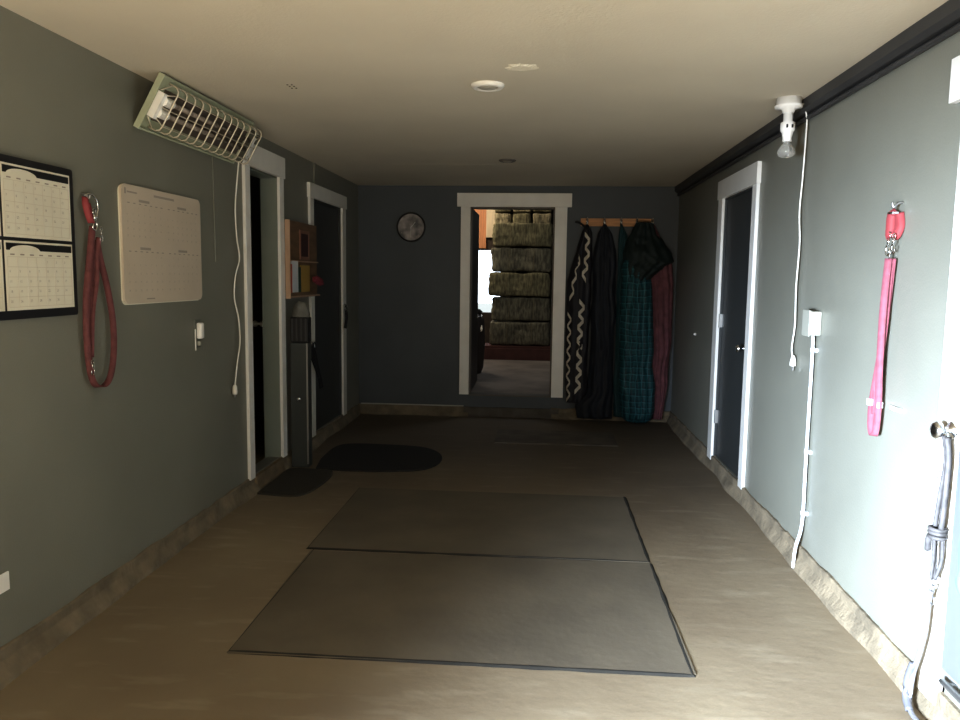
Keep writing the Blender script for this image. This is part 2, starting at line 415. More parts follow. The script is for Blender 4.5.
# dark edges: recessed bead of dirt around the mats
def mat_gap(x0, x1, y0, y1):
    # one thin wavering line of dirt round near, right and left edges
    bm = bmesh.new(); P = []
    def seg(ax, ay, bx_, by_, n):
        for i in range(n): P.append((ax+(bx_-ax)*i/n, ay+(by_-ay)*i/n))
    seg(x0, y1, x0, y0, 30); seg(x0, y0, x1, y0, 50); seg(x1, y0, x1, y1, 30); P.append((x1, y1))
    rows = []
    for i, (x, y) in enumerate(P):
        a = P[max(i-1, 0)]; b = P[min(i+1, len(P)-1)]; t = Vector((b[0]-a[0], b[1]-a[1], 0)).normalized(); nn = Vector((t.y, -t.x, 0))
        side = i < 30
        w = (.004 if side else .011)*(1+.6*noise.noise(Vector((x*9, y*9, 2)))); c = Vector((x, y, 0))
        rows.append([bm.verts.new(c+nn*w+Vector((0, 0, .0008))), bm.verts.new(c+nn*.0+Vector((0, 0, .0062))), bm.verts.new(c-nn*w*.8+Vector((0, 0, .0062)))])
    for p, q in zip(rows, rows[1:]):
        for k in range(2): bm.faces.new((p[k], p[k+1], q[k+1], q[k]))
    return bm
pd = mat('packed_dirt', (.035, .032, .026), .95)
obj('dirt_edge', mat_gap(.74, 2.54, 2.79, 3.925), pd, mt1)
obj('dirt_edge', mat_gap(.70, 2.535, 3.948, 5.15), pd, mt2)
# rounded black mats on the left
def blob(name, pts, t, m, label, z=0):
    P = catmull([(x, y, 0) for x, y in pts]+[(pts[0][0], pts[0][1], 0)], 5)[:-1]
    bm = bmesh.new(); A = [bm.verts.new((p.x, p.y, z)) for p in P]; Q = [bm.verts.new((p.x, p.y, z+t)) for p in P]
    for i in range(len(P)):
        j = (i+1) % len(P); bm.faces.new((A[i], A[j], Q[j], Q[i]))
    bm.faces.new(A); bm.faces.new(Q)
    return tag(obj(name, bm, m), label, 'mat')
blob('rubber_mat', [(.25, 5.62), (.7, 5.60), (1.08, 5.72), (1.16, 6.1), (.98, 6.42), (.6, 6.50), (.24, 6.45), (.20, 6.0)], .015, rubber_black, 'black rubber mat with rounded corners on the floor by the grey cabinet')
blob('door_mat', [(.05, 4.92), (.34, 4.90), (.42, 5.2), (.40, 5.55), (.24, 5.60), (.06, 5.58), (.05, 5.3)], .012, mat('dark_brown_mat', (.05, .045, .035), .95, bump=.4), 'small dark door mat at the foot of the open left doorway')

# ------------------------------------------------------------------ left wall: calendars
def month(bmt, bmg, y0, y1, z0, z1, x, start, ndays, size, rows=5):
    cw = (y1-y0)/7; rh = (z1-z0)/rows
    for i in range(8): box(bmg, x, x+.0005, y0+cw*i-.0008, y0+cw*i+.0008, z0, z1)
    for i in range(rows+1): box(bmg, x, x+.0005, y0, y1, z0+rh*i-.0008, z0+rh*i+.0008)
    for d in range(1, ndays+1):
        k = start+d-1; r = min(k//7, rows-1); c = k % 7
        text_left(bmt, str(d), y0+cw*c+cw*.12, z1-rh*(r+1)+rh*.45, size, x+.0012)
cal = thing('wall_calendar', 'black-framed dry-erase calendar of stacked month pages on left wall, cut by frame edge', 'calendar', (.0, 2.65, 1.31))
rr = rrect(bmesh.new(), 2.20, 3.05, 1.305, 1.895, .001, .018, .012); obj('frame', rr, mat('black_calendar_frame', (.018, .018, .02), .35), cal)
for (a0, a1, st) in ((2.215, 2.612, 3), (2.625, 3.025, 1)):
    for (b0, b1, s2) in ((1.605, 1.868, 0), (1.338, 1.592, 3)):
        pg = obj('month_page', B(.018, .0195, a0, a1, b0, b1), mat('page_white', (.70, .67, .56), .6, var=.08, scale=3) if 'page_white' not in bpy.data.materials else bpy.data.materials['page_white'], cal)
        hb = obj('header_bar', B(.0195, .0203, a0+.008, a1-.008, b1-.034, b1-.008), black, pg)
        # white title bump in the header
        bm = bmesh.new(); n = 20; yc = a0+.11
        top = [(yc+.085*math.cos(PI*k/n), b1-.036+.022*math.sin(PI*k/n)) for k in range(n+1)]
        bm.faces.new([bm.verts.new((.0208, y, z)) for y, z in top]); obj('title_tab', bm, bpy.data.materials['page_white'], pg)
        bt, bg = bmesh.new(), bmesh.new()
        month(bt, bg, a0+.012, a1-.012, b0+.012, b1-.058, .0196, (st+s2) % 7, 30+(s2 == 0), .013)
        for c in range(7): box(bt, .0197, .0203, a0+.012+(a1-a0-.024)/7*(c+.3), a0+.012+(a1-a0-.024)/7*(c+.72), b1-.052, b1-.047)
        obj('day_numbers', bt, ink, pg); obj('grid', bg, grid_ink, pg)

cb = thing('wall_planner', 'beige rounded four-month dry-erase planner between red lead and heater cord on left wall', 'calendar', (0, 3.85, 1.33))
obj('board', rrect(bmesh.new(), 3.42, 4.24, 1.335, 1.89, .004, .014, .035), board_beige, cb)
obj('backing', rrect(bmesh.new(), 3.415, 4.235, 1.33, 1.885, .0005, .004, .035), mat('pale_edge', (.75, .72, .6), .5), cb)
bt, bg = bmesh.new(), bmesh.new()
for (a0, a1, st) in ((3.455, 3.82, 2), (3.845, 4.215, 5)):
    for (b0, b1, s2) in ((1.635, 1.80, 0), (1.375, 1.575, 3)):
        month(bt, bg, a0, a1, b0, b1, .0141, (st+s2) % 7, 31, .0125)
        box(bt, .0142, .0147, a0+.12, a0+.22, b1+.016, b1+.028)
        for c in range(7): box(bt, .0142, .0147, a0+(a1-a0)/7*(c+.3), a0+(a1-a0)/7*(c+.7), b1+.004, b1+.009)
box(bt, .0142, .0147, 3.72, 3.93, 1.853, 1.864); box(bt, .0142, .0147, 3.47, 3.56, 1.852, 1.86); box(bt, .0142, .0147, 3.448, 3.462, 1.845, 1.872)
box(bt, .0142, .0147, 3.62, 3.70, 1.352, 1.358)
obj('printing', bt, ink_soft, cb); bg.free()

# ------------------------------------------------------------------ dog/horse leads
def snap(bm, c, s=1.0, yz=True):
    """trigger snap: swivel eye, barrel and hook, hanging downwards in a wall plane"""
    c = Vector(c)
    ring = [c+Vector((0, .013*s*math.cos(a), .013*s*math.sin(a))) for a in [2*PI*k/12 for k in range(12)]]
    tube(bm, ring, .003*s, smooth=0, closed=True, seg=6)
    tube(bm, [c+Vector((0, 0, -.013*s)), c+Vector((0, 0, -.035*s))], .0055*s, smooth=0)
    tube(bm, [c+Vector((0, 0, -.035*s)), c+Vector((0, .014*s, -.045*s)), c+Vector((0, .015*s, -.066*s)), c+Vector((0, 0, -.078*s)), c+Vector((0, -.013*s, -.066*s)), c+Vector((0, -.010*s, -.050*s))], .0035*s, seg=6)
t = thing('lead_strap', 'faded dark red webbing lead looped on a hook between the two left wall calendars', 'leash', (0, 3.130, 1.79))
wd = (.75, .66, 0)
bm = ribbon(bmesh.new(), [(.035, 3.150, 1.675), (.03, 3.130, 1.55), (.03, 3.090, 1.36), (.03, 3.085, 1.15), (.032, 3.110, 1.02), (.035, 3.170, .985), (.04, 3.230, 1.02), (.035, 3.275, 1.13), (.03, 3.285, 1.27), (.03, 3.250, 1.42), (.03, 3.205, 1.54), (.03, 3.185, 1.62)], .026, .004, wd)
ribbon(bm, [(.028, 3.155, 1.66), (.022, 3.150, 1.5), (.022, 3.125, 1.32), (.022, 3.110, 1.18), (.026, 3.100, 1.08)], .026, .004, (.6, .8, 0))
ribbon(bm, [(.04, 3.185, 1.63), (.035, 3.170, 1.55), (.034, 3.165, 1.45), (.03, 3.130, 1.30), (.03, 3.110, 1.12)], .022, .004, (.8, .5, 0))
obj('webbing', bm, red_web, t, True)
obj('handle_loop', ribbon(bmesh.new(), [(.02, 3.130, 1.795), (.03, 3.115, 1.765), (.034, 3.125, 1.72), (.034, 3.145, 1.69), (.024, 3.155, 1.72), (.018, 3.145, 1.77)], .026, .004, wd), red_bright, t, True)
for c_, k_ in (((.045, 3.150, 1.735), 1), ((.045, 3.195, 1.665), .7), ((.04, 3.100, 1.10), .7)):
    bm = bmesh.new(); snap(bm, c_, k_); obj('trigger_snap', bm, chrome, t, True)
bm = bmesh.new()
tube(bm, [(.022, 3.120, 1.80), (.03, 3.150, 1.81), (.035, 3.185, 1.79), (.035, 3.195, 1.75), (.035, 3.180, 1.71)], .004)
obj('snap_hook', bm, chrome, t, True)
h = obj('wall_hook', T([(.0, 3.135, 1.81), (.02, 3.135, 1.805), (.035, 3.135, 1.79), (.04, 3.135, 1.805)], .004), steel, None, True); tag(h, 'small metal hook on left wall holding the faded red lead', 'hook')

t = thing('lead_strap', 'pink-red webbing lead with chrome snaps hanging on the right wall', 'leash', (W, 3.13, 1.77))
wr = (.75, -.66, 0)
def R(x, y, z): return (W-x, y, z)
bm = ribbon(bmesh.new(), [R(.03, 3.125, 1.575), R(.03, 3.13, 1.44), R(.03, 3.14, 1.28), R(.03, 3.17, 1.13), R(.03, 3.20, 1.0), R(.03, 3.20, .91), R(.032, 3.175, .87), R(.035, 3.14, .885), R(.035, 3.13, .99), R(.04, 3.13, 1.12), R(.045, 3.125, 1.30), R(.045, 3.12, 1.45), R(.04, 3.12, 1.575)], .026, .004, wr)
ribbon(bm, [R(.024, 3.12, 1.575), R(.022, 3.145, 1.38), R(.022, 3.17, 1.2), R(.024, 3.185, 1.05), R(.024, 3.185, .95)], .026, .004, wr)
obj('webbing', bm, pink_web, t, True)
obj('handle_loop', ribbon(bmesh.new(), [R(.02, 3.12, 1.755), R(.034, 3.13, 1.74), R(.036, 3.13, 1.70), R(.034, 3.13, 1.66), R(.022, 3.11, 1.665), R(.014, 3.10, 1.70), R(.016, 3.11, 1.75)], .034, .004, wr), red_bright, t, True)
for c_, k_ in ((R(.04, 3.13, 1.665), 1.0), (R(.035, 3.125, 1.60), .6), (R(.034, 3.10, 1.66), .8)):
    bm = bmesh.new(); snap(bm, c_, k_); obj('trigger_snap', bm, chrome, t, True)
bm = bmesh.new()
box(bm, W-.045, W-.02, 3.105, 3.145, 1.745, 1.753)
obj('slide_buckle', bm, chrome, t)
obj('keeper', B(W-.045, W-.018, 3.19, 3.215, .985, 1.01), white_pl, t); obj('keeper', B(W-.04, W-.02, 3.125, 3.145, .985, 1.008), white_pl, t)
h = obj('wall_hook', T([R(.0, 3.12, 1.79), R(.02, 3.12, 1.785), R(.034, 3.12, 1.77), R(.04, 3.12, 1.79)], .005), steel, None, True); tag(h, 'small metal hook on right wall holding the pink-red lead', 'hook')
pt = obj('wall_bracket', B(W-.012, W-.0005, 3.0, 3.085, .988, 1.004, bev=.003), white_pl); tag(pt, 'small white plastic clip on right wall beside the pink-red lead', 'clip')

# ------------------------------------------------------------------ heater under ceiling on the left
ht = thing('ceiling_heater', 'pale green wire-guarded heater fixture slanted between left wall and ceiling', 'heater', (.0, 4.15, 2.17))
A0, A1 = Vector((.012, 0, 2.165)), Vector((.150, 0, 2.41))
S = (A1-A0); ls = S.length; S.normalize(); Nn = Vector((S.z, 0, -S.x))     # normal to the room
def HP(s, y, n): return A0+S*s+Nn*n+Vector((0, y, 0))
def slab(bm, s0, s1, y0, y1, n0, n1):
    vs = [bm.verts.new(HP(s, y, n)) for s in (s0, s1) for y in (y0, y1) for n in (n0, n1)]
    for f in ((0, 1, 3, 2), (4, 6, 7, 5), (0, 4, 5, 1), (2, 3, 7, 6), (0, 2, 6, 4), (1, 5, 7, 3)): bm.faces.new([vs[i] for i in f])
bm = bmesh.new(); y0, y1 = 3.57, 4.70
slab(bm, 0, ls, y0, y1, -.012, 0); slab(bm, 0, .010, y0, y1, 0, .018); slab(bm, ls-.010, ls, y0, y1, 0, .018)
slab(bm, .01, ls-.01, y0, y0+.008, 0, .018); slab(bm, .01, ls-.01, y1-.008, y1, 0, .018)
obj('reflector', bm, enamel, ht)
bm = bmesh.new(); slab(bm, .075, .205, 3.59, 3.625, .0, .045)
for s_ in (.11, .17): tube(bm, [HP(s_, 3.62, .036), HP(s_, 3.70, .036)], .024, smooth=0, seg=14)
obj('lamp_holder', bm, white_pl, ht)
bm = bmesh.new(); slab(bm, .075, .205, 4.72, 4.75, .0, .05); obj('lamp_holder', bm, white_pl, ht)
for s in (.11, .17):
    obj('heating_tube', T([HP(s, 3.67, .034), HP(s, 4.73, .034)], .013, smooth=0, seg=12), mat('grey_quartz_tube', (.36, .31, .27), .25, var=.5, scale=14) if 'grey_quartz_tube' not in bpy.data.materials else bpy.data.materials['grey_quartz_tube'], ht, True)
obj('trough', (lambda b: (slab(b, .06, .22, 3.66, 4.78, .0005, .006), b)[1])(bmesh.new()), mat('dark_bronze_trough', (.16, .13, .11), .35, .4), ht)
bm = bmesh.new(); hw, hd = .115, .062
def GP(a, y, k=1, h=1):
    c, q = math.cos(a), math.sin(a)
    return HP(.14-hw*k*max(-1, min(1, c*1.12)), y, .006+hd*h*min(1, q*1.5))
def hoop(y, k=1):
    return [GP(PI*i/14, y) for i in range(15)]
ys = [3.66+i*.0915 for i in range(13)]
for y in ys: tube(bm, hoop(y), .0042, smooth=0, seg=6)
for i in (1, 4, 7, 10, 13):
    a = PI*i/14; P = [GP(a, y) for y in (ys[0], ys[-1])]
    P = [GP(a, 3.60, .6, .4)]+P+[GP(a, ys[-1]+.01, .7, .6)]
    tube(bm, P, .0032, smooth=0, seg=6)
obj('wire_guard', bm, wire, ht, True)
bm = bmesh.new(); slab(bm, .03, .24, 4.70, 4.725, .0, .05)
obj('end_plate', bm, mat('dark_end_plate', (.10, .10, .08), .5), ht)
# heater lead with plug
cd = thing('power_cord', 'off-white power cord with plug hanging from the heater down the left wall', 'cord', (.05, 4.72, 2.16))
obj('cable', T([(.06, 4.70, 2.17), (.045, 4.715, 2.10), (.03, 4.705, 1.9), (.03, 4.715, 1.72), (.035, 4.74, 1.58), (.022, 4.70, 1.46), (.02, 4.685, 1.33), (.03, 4.72, 1.20), (.03, 4.735, 1.05), (.025, 4.70, .93), (.022, 4.665, .80), (.022, 4.655, .77)], .0048), cord_white, cd, True)
bm = LA([(.007, .04), (.014, .03), (.017, .0), (.015, -.02), (0, -.022)], (.024, 4.65, .745), seg=14)
obj('plug', bm, cord_white, cd, True)
bm = bmesh.new()
for dy in (-.006, .006): box(bm, .021, .027, 4.65+dy-.0015, 4.65+dy+.0015, .705, .726)
obj('plug_pins', bm, steel, cd)
ln = obj('thin_cable', T([(.006, 4.44, 2.16), (.006, 4.445, 1.85), (.006, 4.45, 1.55)], .003), wall_paint); tag(ln, 'thin painted cable running down left wall below the heater', 'cable')

# left socket with white adapter
so = thing('wall_outlet', 'white plug-in adapter in an outlet on left wall below the beige planner', 'outlet', (0, 4.24, 1.06))
obj('cover_plate', B(0, .006, 4.15, 4.225, 1.06, 1.22, bev=.002), mat('painted_plate', (.15, .16, .14), .4), so)
obj('adapter', B(.006, .036, 4.165, 4.21, 1.115, 1.205, bev=.008), white_pl, so, True)
obj('adapter_switch', B(.006, .024, 4.17, 4.195, 1.075, 1.10, bev=.005), grey_pl, so, True)
obj('plate_edge', B(.006, .010, 4.148, 4.156, 1.05, 1.17), white_pl, so)
o = obj('outlet_cover', B(0, .008, 2.48, 2.575, .315, .385, bev=.003), white_pl); tag(o, 'white outlet cover low on left wall at the frame edge', 'outlet')

# ------------------------------------------------------------------ wooden organiser between the left doors
og = thing('mail_organizer', 'wooden wall organiser with papers between the two left doorways', 'organiser', (.03, 6.03, 1.31))
obj('back_board', B(.024, .036, 5.655, 6.42, 1.315, 1.89, bev=.002), wood, og)
bm = bmesh.new(); box(bm, .024, .062, 5.645, 5.655, 1.30, 1.89); box(bm, .036, .062, 5.655, 6.42, 1.305, 1.318); box(bm, .036, .05, 5.655, 6.42, 1.58, 1.59)
obj('side_panel', bm, mat('pale_pine', (.42, .29, .20), .6), og)
obj('pocket_lip', B(.056, .062, 5.655, 6.30, 1.318, 1.345), wood, og)
pf = thing('picture_frame', 'small framed dark red picture on the wooden organiser', 'picture', (.036, 6.06, 1.62))
bm = bmesh.new(); box(bm, .0365, .044, 5.95, 5.975, 1.60, 1.83); box(bm, .036, .044, 6.17, 6.195, 1.60, 1.83); box(bm, .036, .044, 5.975, 6.17, 1.805, 1.83); box(bm, .036, .044, 5.975, 6.17, 1.60, 1.625)
obj('frame', bm, mat('reddish_wood_frame', (.26, .13, .09), .5), pf); obj('picture', B(.036, .040, 5.975, 6.17, 1.625, 1.805), mat('dark_red_print', (.045, .012, .014), .5), pf)
for nm, a0, a1, z1, xx, mc, lb, ct in (
    ('notebook', 5.665, 5.715, 1.56, .04, (.50, .13, .08), 'narrow red-brown booklet leaning at the near end of the organiser', 'booklet'),
    ('notebook', 5.72, 5.86, 1.585, .04, (.62, .64, .66), 'white booklet standing upright in the wooden organiser', 'booklet'),
    ('notebook', 5.865, 5.93, 1.54, .04, (.02, .05, .035), 'dark green folder between white booklet and yellow folder', 'folder'),
    ('notebook', 5.94, 6.16, 1.555, .04, (.36, .24, .06), 'tan yellow folder standing in the wooden organiser', 'folder')):
    o = obj(nm, B(xx, xx+.014, a0, a1, 1.319, z1, bev=.001), mat(lb[:12], mc, .6)); tag(o, lb, ct)
# crumpled red glove / cloth at the far end
bm = bmesh.new(); bmesh.ops.create_icosphere(bm, subdivisions=3, radius=1)
for v in bm.verts:
    k = 1+.35*noise.noise(v.co*2.3+Vector((5, 0, 0))); v.co = Vector((.092+v.co.x*.028*k, 6.26+v.co.y*.13*k, 1.43+v.co.z*.035*k-.04*v.co.y*.5))
o = obj('red_cloth', bm, mat('red_cloth', (.22, .035, .05), .8), None, True); tag(o, 'crumpled red cloth tucked at the far end of the wooden organiser', 'cloth')

# grey cabinet with bin
gc = thing('metal_cabinet', 'narrow dark grey metal cabinet on floor between the left doorways', 'cabinet', (.1, 5.9, 0))
obj('body', B(.045, .178, 5.67, 5.77, 0.0, .965, bev=.004), graymetal, gc)
obj('corner_strip', B(.170, .182, 5.662, 5.674, .03, .963), steel, gc)
obj('latch', LA([(.016, 0), (.018, -.008), (.012, -.018), (0, -.02)], (.11, 5.667, .535), axis='y', seg=14), chrome, gc, True)
bn = thing('plastic_bin', 'black ribbed plastic bin standing on the grey cabinet', 'bin', (.1, 5.8, .966))
bm = B(.045, .182, 5.675, 5.768, .967, 1.16, bev=.008); obj('tub', bm, black, bn)
bm = bmesh.new()
for i in range(4): box(bm, .055+i*.035, .066+i*.035, 5.667, 5.676, .98, 1.15)
obj('rib', bm, mat('dark_grey_rib', (.05, .05, .05), .45), bn)
bm = bmesh.new(); bmesh.ops.create_uvsphere(bm, u_segments=28, v_segments=16, radius=1)
for v in bm.verts:
    k = 1+.10*noise.noise(v.co*2)
    v.co = Vector((.113+v.co.x*.068*k, 5.722+v.co.y*.048*k, 1.1605+max(-.0, v.co.z)*.12*k))
o = obj('folded_cloth', bm, mat('grey_cloth', (.20, .20, .18), .9, var=.3, scale=12, bump=.5), None, True); tag(o, 'rounded grey cloth heaped on top of the black bin', 'cloth')

def strap(name, P, w, label, wd_=(.6, .7, 0), ringc=None):
    t = thing(name, label, 'strap', P[0])
    obj('webbing', ribbon(bmesh.new(), P, w, .006, wd_), blackcloth, t, True)
    bm = bmesh.new(); c = Vector(ringc or P[0])
    tube(bm, [c+Vector((0, .035*math.cos(a), .032*math.sin(a))) for a in [2*PI*k/14 for k in range(14)]], .006, smooth=0, closed=True, seg=8)
    obj('ring', bm, blackcloth if ringc is None else black, t, True); return t
st = strap('black_strap', [(.05, 6.20, .90), (.052, 6.27, .82), (.05, 6.33, .72), (.05, 6.42, .60), (.045, 6.49, .50)], .035, 'black webbing strap slung from a hook beside the grey cabinet', ringc=(.05, 6.28, .885))
ribbonb = ribbon(bmesh.new(), [(.045, 6.16, .90), (.05, 6.20, .80), (.05, 6.30, .70), (.05, 6.40, .60)], .02, .005, (.6, .7, 0)); obj('loose_end', ribbonb, blackcloth, st, True)
h = obj('wall_hook', LA([(.016, 0), (.006, .006), (.006, .05), (.018, .055), (.018, .065), (0, .068)], (.0, 6.17, .915), axis='x', seg=16), chrome, None, True); tag(h, 'bright metal knob hook beside the grey cabinet', 'hook')
strap('black_strap', [(.05, 7.34, 1.13), (.055, 7.33, 1.07), (.052, 7.31, 1.0), (.05, 7.30, .97)], .03, 'short black strap looped on the far casing of the far left door', ringc=(.05, 7.33, 1.155))
h = obj('wall_hook', T([(.022, 7.36, 1.20), (.045, 7.355, 1.195), (.06, 7.35, 1.175)], .006), steel, None, True); tag(h, 'small hook on far casing of the far left door', 'hook')

# ------------------------------------------------------------------ back wall clock
ck = thing('wall_clock', 'round wall clock with a black rim and pale mottled face on the back wall', 'clock', (.565, D, 1.99))
obj('rim', LA([(.150, 0), (.155, -.012), (.153, -.026), (.142, -.030), (.138, -.020), (.138, -.008)], (.565, D, 1.99), axis='y', seg=48, cap=False), black, ck, True)
obj('face', LA([(.139, -.006), (0, -.0061)], (.565, D, 1.99), axis='y', seg=48), mat('mottled_clock_face', (.48, .43, .41), .5, col2=(.12, .12, .12), scale=9, detail=2), ck)
bm = bmesh.new()
for i in range(12):
    a = i*PI/6; c = Vector((.565+.118*math.sin(a), D-.008, 1.99+.118*math.cos(a))); r = .006
    box(bm, c.x-r*.6, c.x+r*.6, c.y-.002, c.y, c.z-r, c.z+r)
obj('hour_marks', bm, ink, ck)
bm = bmesh.new(); cc = Vector((.565, D-.011, 1.99))
for a, l, w in ((math.radians(183), .105, .004), (math.radians(40), .07, .005)):
    tube(bm, [cc-Vector((math.sin(a), 0, math.cos(a)))*.015, cc+Vector((math.sin(a), 0, math.cos(a)))*l], w*.6, smooth=0, seg=6)
obj('hands', bm, mat('pale_hand', (.6, .6, .58), .4), ck)

# ------------------------------------------------------------------ rack and horse blankets
rk = thing('coat_rack', 'pine coat rack board with five silver hooks on back wall right of doorway', 'coat rack', (2.7, D, 2.045))
obj('board', B(2.33, 3.07, D-.022, D, 2.015, 2.095, bev=.003), rackwood, rk)
for x in (2.395, 2.57, 2.74, 2.90, 3.055):
    bm = bmesh.new(); box(bm, x-.012, x+.012, D-.026, D-.022, 2.02, 2.09)
    tube(bm, [(x, D-.026, 2.07), (x, D-.06, 2.075), (x, D-.07, 2.10)], .006); tube(bm, [(x, D-.026, 2.04), (x, D-.055, 2.02), (x, D-.085, 2.03), (x, D-.09, 2.055)], .006)
    obj('hook', bm, chrome, rk, True)
def interp(prof, z):
    for (a, b) in zip(prof, prof[1:]):
        if a[0] >= z >= b[0]:
            f = (a[0]-z)/(a[0]-b[0]+1e-9); f2 = f*f*(3-2*f)*.5+f*.5
            return [p+(q-p)*f2 for p, q in zip(a, b)]
    return list(prof[0] if z > prof[0][0] else prof[-1])
def ysurf(prof, yc, x, z, nf, amp, seed):
    _, xl, xr, d = interp(prof, z); cx, hw_ = (xl+xr)/2, (xr-xl)/2
    u = max(-1, min(1, (x-cx)/hw_)); f = (1-abs(u)**3)
    wob = amp*f*(.7*math.sin(nf*PI*u+seed+1.6*math.sin(z*3+seed))+1.8*noise.noise(Vector((x*8, seed, z*4)))+1.2*noise.noise(Vector((x*17+z*9, seed, z*14))))
    return yc-d*math.sqrt(max(0, 1-u*u))-wob
def blanket(name, prof, yc, m, label, nf=5, amp=.014, seed=0, cat='blanket', parent=None):
    z1, z0 = prof[0][0], prof[-1][0]; nz, nx = 70, 36; bm = bmesh.new(); rows = []
    for i in range(nz+1):
        z = z1+(z0-z1)*i/nz; _, xl, xr, d = interp(prof, z); cx, hw_ = (xl+xr)/2, (xr-xl)/2
        ring = []
        for k in range(nx+1):
            x = cx-hw_*math.cos(PI*k/nx); ring.append(bm.verts.new((x+.022*noise.noise(Vector((seed, z*4, k*.03))), ysurf(prof, yc, x, z, nf, amp, seed), z)))
        for k in range(1, nx):
            x = cx+hw_*math.cos(PI*k/nx); ring.append(bm.verts.new((x, yc+min(d*.5, .02)*math.sin(PI*k/nx), z)))
        rows.append(ring)
    for a, b in zip(rows, rows[1:]):
        L_ = len(a)
        for k in range(L_): bm.faces.new((a[k], a[(k+1) % L_], b[(k+1) % L_], b[k]))
    bm.faces.new(rows[0]); bm.faces.new(rows[-1])
    o = obj(name, bm, m, parent, True)
    if label: tag(o, label, cat)
    return o
fab = dict(bump=.6, bscale=14)
YB = D-.10
# 1 black blanket with zigzag trim
p1 = [(2.02, 2.375, 2.41, .02), (1.95, 2.34, 2.44, .035), (1.80, 2.30, 2.45, .05), (1.65, 2.27, 2.45, .055), (1.45, 2.20, 2.45, .06), (1.30, 2.20, 2.45, .055), (.9, 2.20, 2.44, .05), (.45, 2.21, 2.43, .045), (.19, 2.23, 2.42, .035)]
zb = blanket('horse_blanket', p1, YB+.02, mat('black_nylon', (.012, .011, .016), .6, **fab), 'narrow black horse blanket with white zigzag trim, leftmost on the rack', 3, .010, 1)
def zigzag(path, amp_, per, w, prof, yc, nf, amp, seed):
    """path: (z, x) polyline; returns ribbon lying just in front of the cloth"""
    bm = bmesh.new(); pts = []
    z = path[0][0]; k = 0
    def px_(z):
        for a, b in zip(path, path[1:]):
            if a[0] >= z >= b[0]: return a[1]+(b[1]-a[1])*(a[0]-z)/(a[0]-b[0])
        return path[-1][1]
    while z > path[-1][0]:
        pts.append((px_(z)+(amp_ if k % 2 else -amp_), z)); z -= per/2; k += 1
    def f3(x, z):
        return Vector((x, ysurf(prof, yc, x, z, nf, amp, seed)-.006, z))
    for (xa, za), (xb, zb_) in zip(pts, pts[1:]):
        n = 4
        for i in range(n):
            f, g = i/n, (i+1)/n
            q = [(xa+(xb-xa)*f, za+(zb_-za)*f), (xa+(xb-xa)*g, za+(zb_-za)*g)]
            vs = [bm.verts.new(f3(q[0][0], q[0][1]+w)), bm.verts.new(f3(q[1][0], q[1][1]+w)), bm.verts.new(f3(q[1][0], q[1][1]-w)), bm.verts.new(f3(q[0][0], q[0][1]-w))]
            bm.faces.new(vs)
    return bm
zw = mat('white_zigzag_trim', (.62, .58, .50), .7)
A_ = (p1, YB+.02, 3, .010, 1)
obj('zigzag_trim', zigzag([(1.93, 2.395), (1.75, 2.40), (1.6, 2.385), (1.45, 2.365)], .026, .135, .024, *A_), zw, zb)
obj('zigzag_trim', zigzag([(1.25, 2.36), (.9, 2.345), (.5, 2.345), (.28, 2.335)], .030, .135, .024, *A_), zw, zb)
obj('zigzag_trim', zigzag([(1.72, 2.325), (1.60, 2.30), (1.42, 2.265), (1.2, 2.24)], .018, .15, .024, *A_), zw, zb)
obj('zigzag_trim', zigzag([(1.12, 2.235), (.8, 2.235), (.5, 2.235), (.17, 2.245)], .020, .13, .018, *A_), zw, zb)
sp = obj('strap_end', ribbon(bmesh.new(), [(2.27, D-.06, 2.055), (2.32, D-.08, 2.04), (2.37, D-.10, 2.0), (2.40, D-.12, 1.97)], .02, .004, (0, .4, 1)), blackcloth, zb)
# 2 near-black navy blanket
p2 = [(2.03, 2.56, 2.585, .02), (1.93, 2.50, 2.64, .04), (1.75, 2.465, 2.69, .06), (1.4, 2.465, 2.70, .075), (.8, 2.46, 2.70, .08), (.3, 2.44, 2.70, .08), (.16, 2.32, 2.70, .085), (.03, 2.34, 2.70, .07)]
blanket('horse_blanket', p2, YB+.02, mat('navy_black_nylon', (.011, .015, .024), .65, **fab), 'plain black-navy horse blanket hanging between zigzag and teal blankets', 4, .014, 3.1)
# 3 dark teal plain
p3 = [(2.03, 2.73, 2.75, .015), (1.92, 2.715, 2.80, .03), (1.7, 2.715, 2.83, .035), (1.25, 2.715, 2.83, .04), (.8, 2.715, 2.83, .04), (.35, 2.715, 2.83, .04), (.05, 2.72, 2.83, .035)]
blanket('horse_blanket', p3, YB+.03, mat('dark_teal_nylon', (.010, .055, .065), .6, **fab), 'plain dark teal horse blanket, behind left edge of the checked one', 3, .012, 5)
# 5 pink
p5 = [(2.03, 3.045, 3.065, .015), (1.93, 3.02, 3.12, .035), (1.75, 3.02, 3.22, .05), (1.6, 3.04, 3.27, .06), (1.3, 3.04, 3.285, .075), (1.0, 3.06, 3.285, .075), (.7, 3.07, 3.27, .065), (.3, 3.08, 3.25, .055), (.04, 3.10, 3.22, .045)]
blanket('horse_blanket', p5, YB+.02, mat('dusty_pink_fleece', (.21, .085, .10), .8, var=.3, scale=14, bump=.8, bscale=16), 'dusty pink horse blanket, rightmost on the rack', 4, .018, 2.2)
# dark hood part over pink / teal
p6 = [(2.05, 2.88, 3.05, .03), (1.96, 2.84, 3.09, .06), (1.85, 2.78, 3.17, .09), (1.74, 2.76, 3.25, .13), (1.66, 2.76, 3.27, .15), (1.60, 2.76, 3.17, .16), (1.50, 2.77, 3.06, .155), (1.43, 2.80, 2.98, .12)]
blanket('horse_blanket', p6, YB-.01, mat('black_green_nylon', (.010, .022, .022), .65, **fab), 'black-green hood piece bunched over the tops of teal and pink blankets', 4, .016, 4.3)
